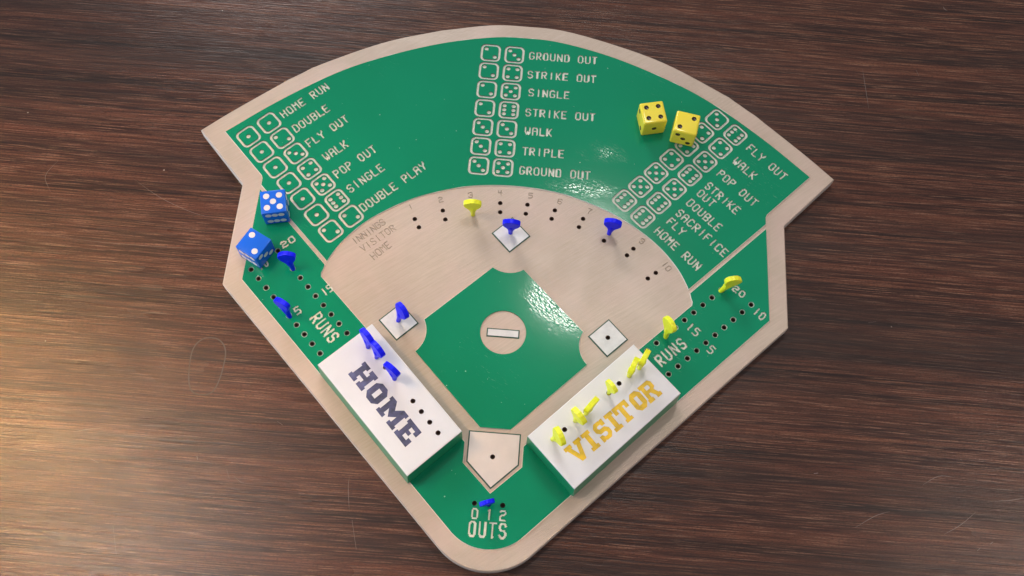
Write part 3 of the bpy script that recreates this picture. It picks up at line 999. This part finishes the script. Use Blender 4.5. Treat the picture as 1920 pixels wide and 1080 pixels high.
die('blue_die', 'blue die with white pips showing five on top, beside the left foul line', -152.55, 39.19, 0.217,
    {'+z': 5, '-z': 2, '-y': 6, '+y': 1, '-x': 3, '+x': 4}, M_DBLUE, M_PIPW, 2.0, .12, .55, 'blue dice', flips=('-y',))
die('blue_die', 'blue die with white pips showing two on top, hanging over the left wooden border', -160.24, 9.43, -0.484,
    {'+z': 2, '-z': 5, '+x': 3, '-x': 4, '-y': 6, '+y': 1}, M_DBLUE, M_PIPW, 2.0, .12, .55, 'blue dice', flips=('-y',))

# ------------------------------------------------------------------ table
n = 2
table = mesh_obj('table_top', [(-1500, -1100, -BOARD_T), (1500, -1100, -BOARD_T), (1500, 1300, -BOARD_T), (-1500, 1300, -BOARD_T)], [[0, 1, 2, 3]], M_TABLE)
tag(table, 'dark brown streaky wood grain table top', None, None, 'structure')
def ribbons(paths, name):
    vs, fs = [], []
    for pts, w in paths:
        pts = catmull(pts, 5) if len(pts) > 2 else pts
        k0 = len(vs)
        for i, p in enumerate(pts):
            a = Vector(pts[max(i - 1, 0)]); b = Vector(pts[min(i + 1, len(pts) - 1)])
            d = (b - a).normalized(); nn = Vector((-d.y, d.x)) * w / 2 * max(.15, math.sin(math.pi * (i + .4) / (len(pts) - .2)))
            vs += [(p[0] + nn.x, p[1] + nn.y, -BOARD_T + .03), (p[0] - nn.x, p[1] - nn.y, -BOARD_T + .03)]
        for i in range(len(pts) - 1):
            j = k0 + 2 * i
            fs.append([j, j + 1, j + 3, j + 2])
    o = mesh_obj(name, vs, fs, M_SCR, table)
    o['kind'] = 'stuff'
    return o
sc = [([(-255.32, -112.89), (-246.44, -110.52), (-237.07, -108.78)], .45), ([(-230.40, -34.24), (-221.21, -32.75), (-211.65, -33.04)], .35), ([(-217.25, -105.53), (-210.13, -105.29), (-196.59, -104.54)], .35),
      ([(218.88, -133.68), (231.46, -125.73), (240.66, -122.14)], .35), ([(261.87, -104.36), (272.08, -98.33), (281.88, -98.21)], .3), ([(305.16, -111.01), (315.03, -109.60), (323.34, -107.65)], .45),
      ([(272.66, -133.30), (282.77, -127.15), (293.17, -118.37)], .35), ([(239.39, 191.01), (240.60, 176.99), (242.26, 157.58)], .35), ([(301.27, 249.75), (302.27, 247.50), (304.13, 246.27)], .5),
      ([(277.90, 192.75), (279.48, 188.02)], .3), ([(-253.72, 59.69), (-233.54, 47.58), (-210.64, 38.61), (-196.08, 35.98)], .22), ([(-303.60, 14.42), (-261.39, 12.33), (-209.38, 12.99), (-189.03, 15.86)], .2),
      ([(-305.80, 69.15), (-311.79, 56.59), (-305.58, 45.25)], .2), ([(-85.25, -126.49), (-84.98, -133.54), (-82.51, -147.63)], .3), ([(-158.97, -128.11), (-156.40, -133.70)], .3), ([(-178.18, -121.51), (-177.13, -123.71)], .5),
      ([(-155.25, -131.04), (-149.81, -134.79), (-147.18, -135.22)], .3), ([(-80.33, -152.17), (-75.67, -168.87)], .25), ([(-219.39, -166.08), (-214.03, -182.56)], .2), ([(-240.95, -128.12), (-235.65, -130.29)], .3),
      ([(190.10, 11.15), (200.51, 11.28)], .25), ([(-133.33, -96.46), (-129.75, -98.51)], .3), ([(-211.45, -65.25), (-206.86, -68.35)], .25),
      ([(195.53, -102.72), (198.16, -102.19)], .6), ([(300.17, -136.83), (301.90, -135.44)], .5), ([(291.77, -141.54), (293.84, -139.82)], .4)]
for _ in range(9):
    x, y = random.uniform(-330, 330), random.uniform(-220, 280)
    a = random.gauss(0, .5) + random.choice((0, 0, 1.57)); L = random.uniform(1.5, 9)
    sc.append(([(x, y), (x + L * math.cos(a), y + L * math.sin(a))], random.uniform(.10, .2)))
ribbons(sc, 'scratches')
cx, cy = (-182.52, -64.97)
rx, ry = 10.5, 18.5
for nm, w in (('water_mark', .5),):
    pts = [(cx + rx * (1 + .06 * math.sin(3 * a)) * math.copysign(abs(math.cos(a)) ** .75, math.cos(a)), cy + ry * math.copysign(abs(math.sin(a)) ** .75, math.sin(a))) for a in [2 * math.pi * i / 40 for i in range(41)]]
    vs, fs = [], []
    for i, p in enumerate(pts):
        dx, dy = (p[0] - cx) * .035, (p[1] - cy) * .022
        vs += [(p[0] + dx, p[1] + dy, -BOARD_T + .025), (p[0] - dx, p[1] - dy, -BOARD_T + .025)]
    fs = [[2 * i, 2 * i + 1, 2 * i + 3, 2 * i + 2] for i in range(40)]
    M_RING = mat_plain('dried_water', (.066, .040, .032), .3)
    mesh_obj(nm, vs, fs, M_RING, table)

# whole place stands with the table top at z = 0
for o in list(C.objects):
    if o.parent is None: o.location.z += BOARD_T * MM
print('objects', len(C.objects))
